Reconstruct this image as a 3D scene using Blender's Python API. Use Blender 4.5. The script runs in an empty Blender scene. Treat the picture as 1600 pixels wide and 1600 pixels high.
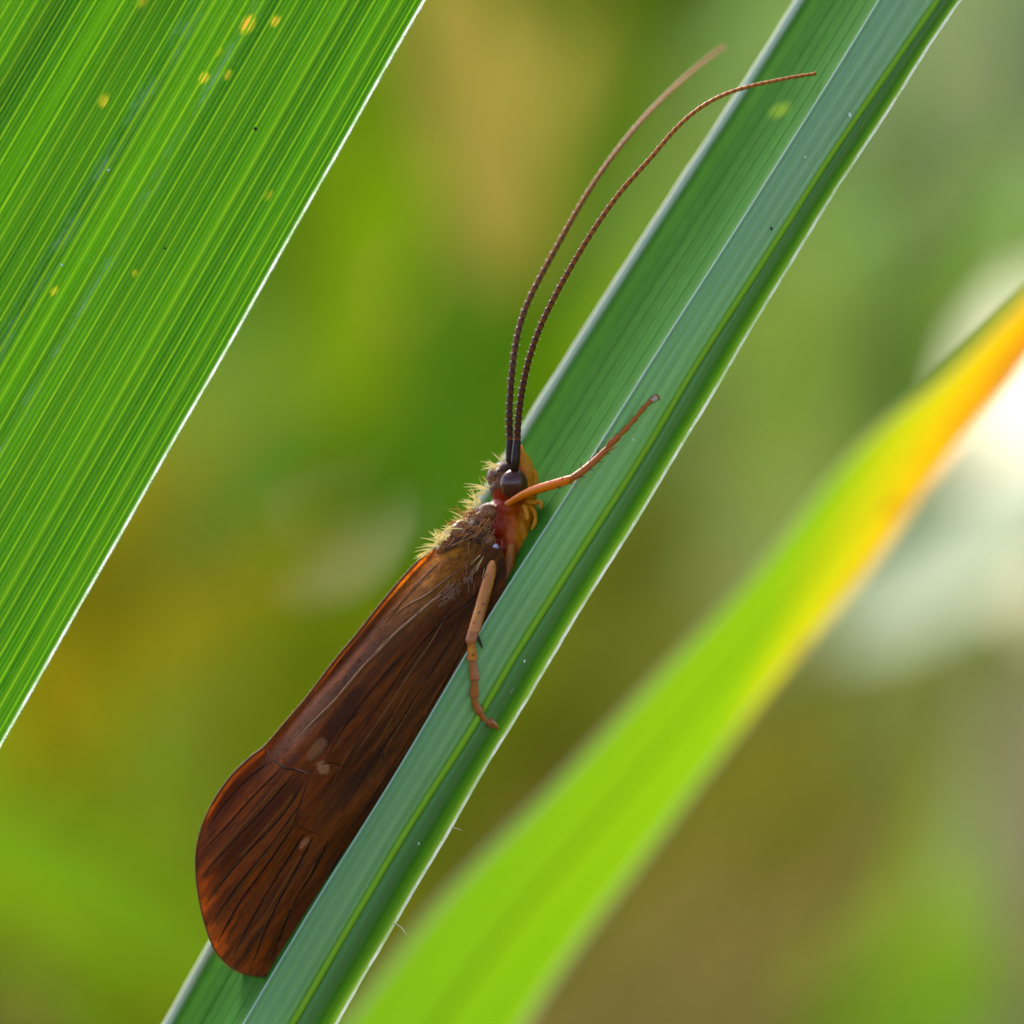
# A caddisfly clinging to a folded reed leaf.  1 blender unit = 1.9 mm; the focal plane is y = 0.
import bpy, bmesh, math, random
from mathutils import Vector, Matrix, noise
random.seed(7)
sc = bpy.context.scene
C = sc.collection
sc.unit_settings.scale_length = 0.0019

# ------------------------------------------------------------------ camera, world, sun, exposure
D = 120.0                                     # camera to focal plane
cam_d = bpy.data.cameras.new('camera'); cam = bpy.data.objects.new('camera', cam_d); C.objects.link(cam)
cam.location = (0, -D, 0); cam.rotation_euler = (math.radians(90), 0, 0)
cam_d.sensor_width = 100; cam_d.lens = 100 * D / 16.0
cam_d.clip_start = 1; cam_d.clip_end = 9000
cam_d.dof.use_dof = True; cam_d.dof.focus_distance = D - 0.25
cam_d.dof.aperture_fstop = 0.20
sc.camera = cam

SUN = Vector((-0.30, 0.66, 0.69)).normalized()   # towards the sun: high, behind, from the left
w = bpy.data.worlds.new('World'); sc.world = w; w.use_nodes = True
wt = w.node_tree
sky = wt.nodes.new('ShaderNodeTexSky'); sky.sky_type = 'NISHITA'; sky.sun_disc = False
sky.sun_elevation = math.asin(SUN.z); sky.sun_rotation = math.atan2(SUN.x, SUN.y) % (2 * math.pi)
sky.air_density = 0.65; sky.dust_density = 1.5; sky.ozone_density = 0.6
wt.links.new(sky.outputs[0], wt.nodes['Background'].inputs[0])
wt.nodes['Background'].inputs[1].default_value = 0.15
sun_d = bpy.data.lights.new('sun', 'SUN'); sun_d.energy = 1.5; sun_d.angle = math.radians(14); sun_d.color = (1, .93, .80)
sun = bpy.data.objects.new('sun', sun_d); C.objects.link(sun)
sun.rotation_euler = SUN.to_track_quat('Z', 'Y').to_euler()
sc.view_settings.view_transform = 'Standard'; sc.view_settings.look = 'None'
sc.view_settings.gamma = 1; sc.view_settings.use_curve_mapping = False
sc.view_settings.exposure = 1.62
sc.render.engine = 'CYCLES'
try:
    sc.cycles.use_denoising = True
    sc.cycles.max_bounces = 8; sc.cycles.transparent_max_bounces = 12
    sc.cycles.sample_clamp_indirect = 6
except Exception: pass

# ------------------------------------------------------------------ helpers
def P(px, py, y=0.0):
    k = (D + y) / D
    return Vector(((px - 800) / 100 * k, y, (800 - py) / 100 * k))
def lerp(a, b, t): return a + (b - a) * t
def smooth(t): t = max(0, min(1, t)); return t * t * (3 - 2 * t)
def interp(tab, x):
    if tab[0][0] > tab[-1][0]: tab = tab[::-1]
    if x <= tab[0][0]: a, b = tab[0], tab[1]
    elif x >= tab[-1][0]: a, b = tab[-2], tab[-1]
    else:
        for a, b in zip(tab, tab[1:]):
            if a[0] <= x <= b[0]: break
    return a[1] + (b[1] - a[1]) * (x - a[0]) / (b[0] - a[0])
def catmull(pts, n):
    """n samples along a smooth curve through the points (any tuple length), even in parameter."""
    out = []; m = len(pts)
    for i in range(n):
        t = i / (n - 1) * (m - 1); k = min(int(t), m - 2); f = t - k
        p0, p1, p2, p3 = pts[max(k-1, 0)], pts[k], pts[k+1], pts[min(k+2, m-1)]
        out.append(tuple(.5*((2*b) + (c-a)*f + (2*a-5*b+4*c-d)*f*f + (3*b-a-3*c+d)*f**3) for a, b, c, d in zip(p0, p1, p2, p3)))
    return out

class MB:
    def __init__(s): s.v = []; s.f = []; s.uv = []; s.col = []
    def vert(s, p, uv=(0, 0), col=(1, 1, 1)):
        s.v.append(tuple(p)); s.uv.append(uv); s.col.append(col); return len(s.v) - 1
    def grid(s, rows, close=False):
        """rows: list of lists of (point, uv, colour)"""
        idx = [[s.vert(*c) for c in r] for r in rows]
        for a, b in zip(idx, idx[1:]):
            n = len(a)
            for i in range(n if close else n - 1):
                j = (i + 1) % n
                s.f.append((a[i], a[j], b[j], b[i]))
        return idx
    def sweep(s, pts, radii, n=8, flat=1.0, up=None, cap=True, col=(1, 1, 1), cols=None):
        pts = [Vector(p) for p in pts]; rows = []; L = 0
        ref = Vector(up) if up is not None else None
        for i, p in enumerate(pts):
            t = (pts[min(i+1, len(pts)-1)] - pts[max(i-1, 0)]).normalized()
            if i: L += (p - pts[i-1]).length
            if ref is None: ref = t.orthogonal()
            a = (ref - t * ref.dot(t))
            if a.length < 1e-6: a = t.orthogonal()
            a.normalize(); b = t.cross(a)
            if up is None: ref = a
            r = radii[i] if hasattr(radii, '__len__') else radii
            cc = cols[i] if cols else col
            rows.append([(p + a * (r * flat * math.cos(q)) + b * (r * math.sin(q)), (k / n, L), cc)
                         for k in range(n) for q in [2 * math.pi * k / n]])
        idx = s.grid(rows, close=True)
        if cap:
            s.f.append(tuple(reversed(idx[0]))); s.f.append(tuple(idx[-1]))
        return idx
    def hair(s, p, d, L, r, bend=(0, 0, 0), n=3, col=(1, 1, 1)):
        p = Vector(p); d = Vector(d).normalized(); bend = Vector(bend)
        pts = [p + d * (L * t) + bend * (L * t * t) for t in (0, .35, .7, 1)]
        s.sweep(pts, [r, r * .8, r * .5, r * .12], n=n, cap=False, col=col)
    def mesh(s, name, smooth_=True):
        me = bpy.data.meshes.new(name); me.from_pydata(s.v, [], s.f); me.update()
        uv = me.uv_layers.new(name='UVMap')
        li = [l.vertex_index for l in me.loops]
        uv.data.foreach_set('uv', [c for i in li for c in s.uv[i]])
        at = me.color_attributes.new('tint', 'FLOAT_COLOR', 'POINT')
        at.data.foreach_set('color', [c for t in s.col for c in (t[0], t[1], t[2], 1)])
        if smooth_: me.polygons.foreach_set('use_smooth', [True] * len(me.polygons))
        return me
    def build(s, name, m, parent=None, smooth_=True):
        o = bpy.data.objects.new(name, s.mesh(name, smooth_)); o.data.materials.append(m); C.objects.link(o)
        if parent: attach(o, parent)
        return o
def attach(o, parent):
    o.parent = parent; o.matrix_parent_inverse = world_of(parent).inverted()
def world_of(o):
    m = Matrix.LocRotScale(o.location, o.rotation_euler, o.scale)
    return world_of(o.parent) @ o.matrix_parent_inverse @ m if o.parent else m
def tag(o, label=None, cat=None, group=None, kind=None):
    for k, v in (('label', label), ('category', cat), ('group', group), ('kind', kind)):
        if v: o[k] = v
    return o
def thing(name, label, cat, loc, group=None):
    o = bpy.data.objects.new(name, None); o.empty_display_size = .2; o.location = loc; C.objects.link(o)
    return tag(o, label, cat, group)

# ------------------------------------------------------------------ material helpers
class NT:
    def __init__(s, name):
        s.m = bpy.data.materials.new(name); s.m.use_nodes = True; s.t = s.m.node_tree
        s.t.nodes.clear(); s.out = s.n('ShaderNodeOutputMaterial')
    def n(s, kind, **kw):
        nd = s.t.nodes.new(kind)
        for k, v in kw.items(): setattr(nd, k, v)
        return nd
    def link(s, a, b): s.t.links.new(a, b)
    def put(s, sock, v):
        if isinstance(v, bpy.types.NodeSocket): s.link(v, sock)
        elif hasattr(v, '__len__') and len(v) == 3 and sock.type == 'RGBA': sock.default_value = (*v, 1)
        else: sock.default_value = v
    def math(s, op, a, b=0.0, c=None, clamp=False):
        nd = s.n('ShaderNodeMath', operation=op, use_clamp=clamp)
        s.put(nd.inputs[0], a); s.put(nd.inputs[1], b)
        if c is not None: s.put(nd.inputs[2], c)
        return nd.outputs[0]
    def mix(s, f, a, b, blend='MIX'):
        nd = s.n('ShaderNodeMix', data_type='RGBA', blend_type=blend)
        s.put(nd.inputs[0], f); s.put(nd.inputs[6], a); s.put(nd.inputs[7], b); return nd.outputs[2]
    def step(s, v, lo, hi, a=0.0, b=1.0):
        nd = s.n('ShaderNodeMapRange', interpolation_type='SMOOTHSTEP')
        s.put(nd.inputs[0], v)
        for i, x in zip((1, 2, 3, 4), (lo, hi, a, b)): nd.inputs[i].default_value = x
        return nd.outputs[0]
    def noise(s, vec, scale=1, detail=3, rough=.55, dist=0):
        nd = s.n('ShaderNodeTexNoise'); s.link(vec, nd.inputs['Vector'])
        nd.inputs['Scale'].default_value = scale; nd.inputs['Detail'].default_value = detail
        nd.inputs['Roughness'].default_value = rough; nd.inputs['Distortion'].default_value = dist
        return nd.outputs[0]
    def scale(s, vec, sc_, loc=(0, 0, 0)):
        nd = s.n('ShaderNodeMapping'); s.link(vec, nd.inputs[0])
        nd.inputs['Location'].default_value = loc; nd.inputs['Scale'].default_value = sc_; return nd.outputs[0]
    def ramp(s, f, stops, interp_='LINEAR'):
        nd = s.n('ShaderNodeValToRGB'); s.put(nd.inputs[0], f); r = nd.color_ramp; r.interpolation = interp_
        while len(r.elements) < len(stops): r.elements.new(.5)
        for e, (p, c) in zip(r.elements, stops): e.position = p; e.color = (*c, 1)
        return nd.outputs[0]
    def uv(s): return s.n('ShaderNodeTexCoord').outputs['UV']
    def obj(s): return s.n('ShaderNodeTexCoord').outputs['Object']
    def tint(s): return s.n('ShaderNodeAttribute', attribute_name='tint').outputs['Color']
    def bump(s, h, strength=.3, dist=.02):
        nd = s.n('ShaderNodeBump'); s.link(h, nd.inputs['Height'])
        nd.inputs['Strength'].default_value = strength; nd.inputs['Distance'].default_value = dist; return nd.outputs[0]
    def leaf(s, col, trans_col, trans=.5, rough=.4, spec=.5, normal=None, sheen=0.0):
        """thin leaf: reflects col, lets light through as trans_col"""
        p = s.n('ShaderNodeBsdfPrincipled'); s.put(p.inputs['Base Color'], col)
        s.put(p.inputs['Roughness'], rough); s.put(p.inputs['Specular IOR Level'], spec)
        if sheen: p.inputs['Sheen Weight'].default_value = sheen; p.inputs['Sheen Roughness'].default_value = .4
        t = s.n('ShaderNodeBsdfTranslucent'); s.put(t.inputs[0], trans_col)
        if normal: s.link(normal, p.inputs['Normal']); s.link(normal, t.inputs['Normal'])
        mx = s.n('ShaderNodeMixShader'); s.put(mx.inputs[0], trans)
        s.link(p.outputs[0], mx.inputs[1]); s.link(t.outputs[0], mx.inputs[2]); s.link(mx.outputs[0], s.out.inputs[0])
        return s.m
    def solid(s, col, rough=.5, spec=.5, normal=None, sss=0, sss_r=(1, .3, .1), sss_scale=.2, coat=0, sheen=0, trans=0, trans_col=None):
        p = s.n('ShaderNodeBsdfPrincipled'); s.put(p.inputs['Base Color'], col)
        s.put(p.inputs['Roughness'], rough); s.put(p.inputs['Specular IOR Level'], spec)
        p.inputs['Subsurface Weight'].default_value = sss; p.inputs['Subsurface Radius'].default_value = sss_r
        p.inputs['Subsurface Scale'].default_value = sss_scale
        p.inputs['Coat Weight'].default_value = coat; p.inputs['Sheen Weight'].default_value = sheen
        if normal: s.link(normal, p.inputs['Normal'])
        if trans:
            t = s.n('ShaderNodeBsdfTranslucent'); s.put(t.inputs[0], trans_col if trans_col is not None else col)
            mx = s.n('ShaderNodeMixShader'); mx.inputs[0].default_value = trans
            s.link(p.outputs[0], mx.inputs[1]); s.link(t.outputs[0], mx.inputs[2]); s.link(mx.outputs[0], s.out.inputs[0])
        else: s.link(p.outputs[0], s.out.inputs[0])
        return s.m
def srgb(r, g, b):
    f = lambda c: (c / 255 / 12.92 if c <= 10 else ((c / 255 + .055) / 1.055) ** 2.4)
    return (f(r), f(g), f(b))

# ------------------------------------------------------------------ ground
GZ = -75.0
nt = NT('meadow_soil')
nz = nt.noise(nt.obj(), .02, 6)
M_ground = nt.solid(nt.mix(nz, (.03, .035, .008), (.10, .10, .03)), .95, .1)
mb = MB(); N = 60
rows = []
for i in range(N + 1):
    r = []
    for j in range(N + 1):
        x = lerp(-1, 1, j / N); y = lerp(-1, 1, i / N)
        x = 4000 * x * abs(x) ; y = 4000 * y * abs(y) + 150
        r.append(((x, y, GZ + 5 * noise.noise(Vector((x * .01, y * .01, 0)))), (x, y), (1, 1, 1)))
    rows.append(r)
mb.grid(rows); tag(mb.build('ground', M_ground), kind='structure')

# ------------------------------------------------------------------ far foliage: the meadow and reeds behind, one blurred mass
nt = NT('meadow_leaf')
tc = nt.tint()
M_mass = nt.leaf(nt.mix(1.0, tc, (.80, .80, .74), 'MULTIPLY'), nt.mix(1.0, tc, (.96, .96, .92), 'MULTIPLY'), .5, .6, .06)

# plant colours by place in view, gap shade and low-down brightening painted in: (px, py, radius, colour) of the clumps in view
CLUMPS = [
 (560, 330, 260, (0.211, 0.352, 0.0047)), (420, 620, 220, (0.211, 0.352, 0.047)), (680, 650, 130, (0.0741, 0.197, 0.0047)), (920, 60, 170, (0.126, 0.2, 0.0063)),
 (760, 250, 85, (0.525, 0.378, 0.084)), (600, 1000, 200, (0.303, 0.349, 0.00706)), (240, 870, 150, (0.389, 0.303, 0.00706)), (120, 1130, 150, (0.184, 0.183, 0.00706)),
 (60, 1330, 200, (0.282, 0.422, 0.0118)), (250, 1130, 130, (0.238, 0.275, 0.0235)), (180, 1500, 200, (0.238, 0.33, 0.00706)), (40, 1580, 110, (0.368, 0.22, 0.0706)),
 (1450, 220, 200, (0.23, 0.358, 0.102)), (1560, 60, 190, (0.3, 0.37, 0.16)), (1500, 330, 160, (0.256, 0.461, 0.0384)), (1230, 520, 160, (0.243, 0.346, 0.0512)),
 (1300, 700, 200, (0.358, 0.41, 0.128)), (1050, 830, 150, (0.282, 0.282, 0.0384)), (900, 1000, 160, (0.244, 0.229, 0.0122)), (820, 1180, 160, (0.21, 0.189, 0.0084)),
 (720, 1350, 120, (0.357, 0.273, 0.0315)), (1250, 1350, 220, (0.294, 0.253, 0.0267)), (1000, 1540, 180, (0.365, 0.26, 0.0761)), (1470, 1520, 200, (0.409, 0.668, 0.0371)),
 (1590, 1250, 130, (0.72, 0.72, 0.371)), (1400, 1150, 180, (0.401, 0.401, 0.0799)), (1480, 900, 95, (0.56, 0.64, 0.32)), (760, 880, 150, (0.21, 0.273, 0.0063)),
]
def clump_colour(px, py):
    # pick ONE clump, nearest by radius with a random mix, so neighbouring plants intermingle
    best = None; bd = 1e9
    for cx, cy, r, c in CLUMPS:
        d = math.hypot(px - cx, py - cy) / r + random.gauss(0, .22)
        if d < bd: bd = d; best = c
    return best
mb = MB()
def blade(mb, base, tip, wid, col, side, droop=0.0, n=5):
    base = Vector(base); tip = Vector(tip); ax = tip - base
    sv = side - ax * (side.dot(ax) / ax.length_squared); sv.normalize()
    nrm = ax.cross(sv).normalized()
    rows = []
    for i in range(n):
        t = i / (n - 1); p = base + ax * t + nrm * (droop * math.sin(t * math.pi))
        ww = wid * (.55 + .45 * math.sin(math.pi * min(1, t * 1.3) )) * (1 - t ** 4 * .97) * .5
        rows.append([(p - sv * ww, (0, t), col), (p + nrm * ww * .35, (.5, t), col), (p + sv * ww, (1, t), col)])
    mb.grid(rows)
GAPS = [(1745, 670, 262, 222)]
def in_gap(p, m=0):
    qx = 800 + p.x * 100 * D / (D + p.y); qy = 800 - p.z * 100 * D / (D + p.y)
    return any(((qx - gx) / (ga + m)) ** 2 + ((qy - gy) / (gb + m)) ** 2 < 1 for gx, gy, ga, gb in GAPS)
random.seed(11)
cnt = 0
while cnt < 850:
    px = random.uniform(-500, 2100); py = random.uniform(-500, 2100)
    d = random.uniform(120, 330)
    c = clump_colour(px, py)
    k = random.uniform(.75, 1.25); c = tuple(min(.7, x * k) for x in c)
    p = P(px, py, d)
    if p.z < GZ: continue
    L = random.uniform(9, 20); a = random.gauss(.45, .45); t = Vector((math.sin(a), random.uniform(-.4, .4), math.cos(a))) * L * .5
    side = Vector((math.cos(a), random.uniform(-.8, .8), -math.sin(a)))
    if any(in_gap(p + t * f) for f in (-1, -.5, 0, .5, 1)) and random.random() > .04: continue
    blade(mb, p - t, p + t, random.uniform(1.5, 3.6), c, side, random.uniform(-1, 1), 4)
    cnt += 1
# lower stems and grass that carry the mass down to the ground, wider than the view
for i in range(900):
    x = random.uniform(-170, 170); y = random.uniform(110, 420); h = random.uniform(35, 75)
    c = random.choice([(.18, .30, .01), (.25, .30, .02), (.12, .2, .01), (.3, .24, .06)])
    b = Vector((x, y, GZ - 2)); t = b + Vector((random.gauss(0, 8), random.gauss(0, 8), h))
    if any(in_gap(b.lerp(t, f)) for f in (.6, .8, 1)): continue
    blade(mb, b, t, random.uniform(2, 4.5), c, Vector((1, random.uniform(-.6, .6), 0)), random.uniform(-3, 3), 4)
tag(mb.build('meadow_foliage', M_mass), 'dense blurred mass of green and straw coloured reeds and grass far behind', 'foliage', kind='stuff')
# far wooded rise closing the view
nt = NT('far_trees')
M_far = nt.leaf(nt.mix(nt.noise(nt.obj(), .05, 4), (.09, .14, .02), (.20, .24, .05)), (.30, .38, .06), .45, .8, .1)
mb = MB()
random.seed(5)
for i in range(2600):
    x = random.uniform(-420, 420); y = random.uniform(520, 760)
    top = 95 + 40 * noise.noise(Vector((x * .01, 3, 0)))
    z = random.uniform(GZ, top)
    if in_gap(Vector((x, y, z)), 60): continue
    a = random.uniform(0, 6.28); t = Vector((math.cos(a), random.uniform(-.5, .5), math.sin(a))) * random.uniform(9, 17)
    blade(mb, Vector((x, y, z)) - t, Vector((x, y, z)) + t, random.uniform(10, 18), (1, 1, 1), Vector((-math.sin(a), .4, math.cos(a))), 2, 4)
tag(mb.build('far_bushes', M_far), 'dark green bushes closing the blurred background', 'foliage', kind='stuff')

# ------------------------------------------------------------------ single blurred leaves of the background
def ribbon_material(name, col, tr=None, trans=.55, rough=.45):
    nt = NT(name); uv = nt.uv()
    f = nt.noise(nt.scale(uv, (9, .12, 1)), 1, 4)
    c = nt.mix(nt.step(f, .3, .7), tuple(x * .8 for x in col), col)
    return nt.leaf(c, c if tr is None else tr, trans, .6, .08)
def loose_leaf(name, label, cat, pts, m, group=None):
    """pts: (px, py, depth, half width px) from base to tip; a V-folded blade with its own midrib"""
    S = catmull(pts, 40); o = thing(name, label, cat, P(*S[0][:3]), group)
    b = MB(); rows = []; mid = []
    for i, s in enumerate(S):
        a = S[max(i-1, 0)]; e = S[min(i+1, 39)]
        dx, dy = e[0] - a[0], e[1] - a[1]; l = math.hypot(dx, dy); nx, ny = -dy / l, dx / l
        r = []
        for k in range(9):
            u = k / 4 - 1; dep = s[2] + abs(u) ** 1.3 * s[3] * .006
            r.append((P(s[0] + nx * u * s[3], s[1] + ny * u * s[3], dep), (k / 8, i / 39 * 12), (1, 1, 1)))
        rows.append(r); mid.append(Vector(r[4][0]) + Vector((0, -.01, 0)))
    b.grid(rows); b.build('blade', m, o)
    r_ = MB(); r_.sweep(mid, [max(.02, s[3] * .0009) for s in S], 6); r_.build('midrib', m, o)
    return o
M_straw = ribbon_material('straw_leaf', (.37, .295, .06), (.34, .26, .035))
M_pink = ribbon_material('dry_pink_stalk', (.52, .34, .17))
M_mid = ribbon_material('mid_green_leaf', (.07, .15, .006), (.16, .29, .006))
M_lime = ribbon_material('lime_leaf', (.16, .30, .01), (.34, .60, .01))
M_deep = ribbon_material('gap_shade_green', (.05, .13, .005), (.09, .22, .005), .4)
loose_leaf('dry_leaf', 'straw coloured dead leaf hanging blurred behind the antennae', 'leaf', [(700, -60, 105, 60), (730, 100, 105, 80), (765, 260, 105, 90), (775, 390, 105, 60), (770, 450, 105, 6)], M_straw)
loose_leaf('dry_stalk', 'pinkish dry stalk standing blurred at the right edge', 'stalk', [(1625, 1680, 120, 40), (1630, 1400, 120, 50), (1635, 1150, 120, 46), (1640, 1000, 120, 8)], M_pink)
loose_leaf('grass_leaf', 'bright green blurred leaf crossing behind the wing tip at lower left', 'leaf', [(-160, 1290, 85, 60), (60, 1340, 88, 75), (260, 1460, 90, 65), (420, 1610, 92, 40), (500, 1720, 92, 8)], M_mid)
loose_leaf('withered_leaf', 'pale whitish withered leaf hanging blurred below the orange leaf tip', 'leaf', [(1300, 1010, 100, 6), (1370, 960, 100, 50), (1470, 890, 100, 75), (1570, 810, 100, 70), (1680, 720, 100, 30)], ribbon_material('bleached_leaf', (.66, .70, .50), (.62, .68, .44)))
loose_leaf('gap_shade_leaf', 'dark green blurred leaf standing in for the shaded gap left of the head', 'leaf', [(700, 1050, 105, 30), (705, 800, 105, 70), (700, 600, 105, 75), (690, 430, 105, 45), (690, 320, 105, 6)], M_deep)  # dark gap between the plants, its shade put into a leaf's colour

# ------------------------------------------------------------------ blurred yellowing leaf, front right
YD = 17.0
yl_pts = [ # left edge, right edge (px)
 ((330, 1860), (620, 1960)), ((430, 1730), (730, 1760)), ((560, 1570), (830, 1590)), ((700, 1395), (910, 1470)), ((857, 1237), (1015, 1330)), ((1015, 1070), (1119, 1189)),
 ((1175, 900), (1232, 1045)), ((1340, 700), (1352, 900)), ((1480, 580), (1470, 735)), ((1610, 455), (1610, 560)), ((1740, 330), (1735, 400)), ((1880, 180), (1880, 190))]
nt = NT('yellowing_leaf'); uv = nt.uv(); sx = nt.n('ShaderNodeSeparateXYZ'); nt.link(uv, sx.inputs[0])
u, v = sx.outputs[0], sx.outputs[1]
age = nt.math('ADD', v, nt.math('MULTIPLY', nt.math('SUBTRACT', u, .5), .20))
age = nt.math('ADD', age, nt.math('MULTIPLY', nt.math('SUBTRACT', nt.noise(nt.scale(uv, (4, 6, 1)), 1, 3), .5), .10))
cy = nt.ramp(age, [(0, (.15, .32, .004)), (.30, (.19, .37, .003)), (.53, (.22, .40, .003)), (.655, (.56, .50, .004)), (.75, (.74, .42, .003)), (.86, (.62, .22, .005)), (.97, (.42, .10, .01))])
stripe = nt.step(nt.noise(nt.scale(uv, (11, .5, 1)), 1, 3), .35, .7)
blotch = nt.math('MULTIPLY', nt.step(nt.noise(nt.scale(uv, (5, 26, 1)), 1, 4, .65), .50, .66), nt.math('MULTIPLY', nt.step(age, .55, .72), nt.step(u, .35, .75)))
cy = nt.mix(nt.math('MULTIPLY', blotch, .9), cy, (.36, .13, .012))
cy = nt.mix(nt.math('MULTIPLY', stripe, .55), cy, nt.mix(1.0, cy, (.55, .75, .5), 'MULTIPLY'))
edge = nt.math('ABSOLUTE', nt.math('SUBTRACT', u, .5))
cy = nt.mix(nt.step(edge, .44, .5, 0, .55), cy, (.50, .50, .20))
M_yl = nt.leaf(nt.mix(1.0, cy, (.75, .75, .75), 'MULTIPLY'), cy, .62, .42, .35)
Lc = catmull([a for a, b in yl_pts], 90); Rc = catmull([b for a, b in yl_pts], 90)
o = thing('yellowing_leaf', 'broad blurred leaf at lower right, lime green turning yellow then orange towards its tip', 'leaf', P(560, 1600, YD))
mb = MB(); rows = []; mid = []; mgl = []; mgr = []
for i, (a, b) in enumerate(zip(Lc, Rc)):
    r = []
    for k in range(13):
        u_ = k / 12; px = lerp(a[0], b[0], u_); py = lerp(a[1], b[1], u_)
        dep = YD + .08 * abs(u_ - .52) * 2 + .5 * (u_ - .5)
        r.append((P(px, py, dep), (u_, i / 89), (1, 1, 1)))
    rows.append(r); mid.append(Vector(r[6][0]) + Vector((0, .03, 0))); mgl.append(r[0][0]); mgr.append(r[12][0])
mb.grid(rows); mb.build('blade', M_yl, o)
M_pale = NT('pale_leaf_margin').leaf((.55, .55, .30), (.6, .6, .3), .4, .5, .4)
for nm, ln, r0 in (('midrib', mid, .09), ('margin', mgl, .05), ('margin', mgr, .05)):
    b_ = MB(); b_.sweep(ln, [(r0 if nm == 'margin' else .03) * (1 - .8 * i / 89) for i in range(90)], 6); b_.build(nm, M_yl if nm == 'midrib' else M_pale, o)

# ------------------------------------------------------------------ broad ribbed leaf, upper left
E0 = Vector((660, 0)); ed = Vector((-.4945, .8692)); q = Vector((-.8692, -.4945))
S0, S1 = -700, 1900
def big_depth(wp, s):
    y = .05 + .0009 * wp
    y += .014 * math.sin(wp / 21.5 * .5 * 2 * math.pi / 2.0) * smooth(wp / 60)           # pleats
    y -= .16 * math.exp(-((wp - 455) / 38) ** 2)                                         # folded-up ridge
    y += .09 * math.exp(-((wp - 395) / 30) ** 2)
    y += .05 * math.exp(-((wp - 230) / 26) ** 2) - .05 * math.exp(-((wp - 285) / 22) ** 2)
    y += .06 * noise.noise(Vector((wp * .02, s * .002, 1)))
    return y
def big_pt(wp, s, off=0.0):
    conv = 1 + .05 * (s - 400) / 1000 * 0.6
    p = E0 + ed * s + q * (wp * conv)
    wav = 2.2 * noise.noise(Vector((s * .004, 0, 7))) * max(0, 1 - wp / 80)
    return P(p.x + wav, p.y, big_depth(wp, s) + off)
SPOTS = [(387, 38, 15, 1), (430, 33, 10, .9), (318, 122, 10, .9), (356, 117, 9, .45), (162, 157, 11, .8), (85, 455, 8, .6), (210, 427, 6, .45), (343, 80, 7, .35), (222, 2, 12, .5), (420, 305, 9, .3)]
nt = NT('broad_leaf'); uv = nt.uv(); sx = nt.n('ShaderNodeSeparateXYZ'); nt.link(uv, sx.inputs[0]); u = sx.outputs[0]
n1 = nt.noise(nt.scale(uv, (3.2, .10, 1)), 1, 3)            # broad bands along the leaf
n2 = nt.noise(nt.scale(uv, (26, .35, 1)), 1, 4)             # fine streaks
n3 = nt.noise(nt.scale(uv, (14, 5, 1)), 1, 4, .7)           # cell mottle
g_dark, g_lite = (.024, .122, .0015), (.074, .25, .003)
c = nt.mix(nt.step(n1, .28, .70), g_dark, g_lite)
c = nt.mix(nt.step(n2, .3, .75, 0, .40), c, (.035, .20, .003))
fine = nt.math('SINE', nt.math('MULTIPLY', u, 2 * math.pi / .0715))
c = nt.mix(nt.step(fine, .55, 1.0, 0, .28), c, (.24, .44, .01))
c = nt.mix(nt.step(n3, .45, .75, 0, .22), c, (.10, .30, .05))
# glaucous bloom along two bands
bl = nt.math('MULTIPLY', nt.math('MAXIMUM', nt.step(nt.math('ABSOLUTE', nt.math('SUBTRACT', u, 3.02)), .22, .02), nt.step(nt.math('ABSOLUTE', nt.math('SUBTRACT', u, 2.22)), .14, .02)),
             nt.step(nt.noise(nt.scale(uv, (7, 1.6, 1)), 1, 5, .7), .42, .7))
c = nt.mix(nt.math('MULTIPLY', bl, .65), c, (.13, .28, .13))
sp = None
for (px, py, r, k) in SPOTS:
    rel = Vector((px, py)) - E0; s_ = rel.dot(ed); w_ = rel.dot(q) / (1 + .05 * (s_ - 400) / 1000 * .6)
    sub = nt.n('ShaderNodeVectorMath', operation='SUBTRACT'); nt.link(uv, sub.inputs[0]); sub.inputs[1].default_value = (w_ / 100, s_ / 100, 0)
    mu = nt.n('ShaderNodeVectorMath', operation='MULTIPLY'); nt.link(sub.outputs[0], mu.inputs[0]); mu.inputs[1].default_value = (1.35, .85, 0)
    le = nt.n('ShaderNodeVectorMath', operation='LENGTH'); nt.link(mu.outputs[0], le.inputs[0])
    ln = nt.math('ADD', le.outputs['Value'], nt.math('MULTIPLY', nt.math('SUBTRACT', n3, .5), .16))
    m_ = nt.step(ln, r / 100 * 1.25, r / 100 * .35, 0, k)
    sp = m_ if sp is None else nt.math('MAXIMUM', sp, m_)
c = nt.mix(sp, c, nt.mix(nt.step(nt.math('ADD', sp, nt.math('MULTIPLY', nt.math('SUBTRACT', n3, .5), .5)), .7, 1.0), (.60, .52, .02), (.78, .42, .04))); 
hgt = nt.math('ADD', nt.math('MULTIPLY', fine, .5), n2)
M_big = nt.leaf(nt.mix(1.0, c, (.62, .62, .62), 'MULTIPLY'), nt.mix(1.0, c, (.92, .92, .92), 'MULTIPLY'), .60, .5, .22, nt.bump(hgt, .35, .02))
nt = NT('leaf_vein'); f = nt.noise(nt.obj(), 1.2, 3)
M_vein = nt.leaf(nt.mix(f, (.08, .23, .005), (.17, .30, .01)), nt.mix(f, (.09, .27, .004), (.19, .36, .008)), .60, .5, .15)
M_vein_fine = NT('fine_leaf_vein').leaf((.06, .20, .003), (.070, .235, .003), .6, .5, .15)
nt = NT('white_leaf_margin'); f = nt.step(nt.noise(nt.obj(), 2.2, 4, .7), .35, .62)
M_white = nt.leaf(nt.mix(f, (.58, .70, .36), (.84, .86, .70)), nt.mix(f, (.48, .64, .26), (.82, .84, .66)), .50, .5, .3)
o = thing('broad_leaf', 'broad ribbed green leaf with a white saw edge and yellow spots, filling the upper left', 'leaf', big_pt(0, 1200))
random.seed(3)
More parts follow.
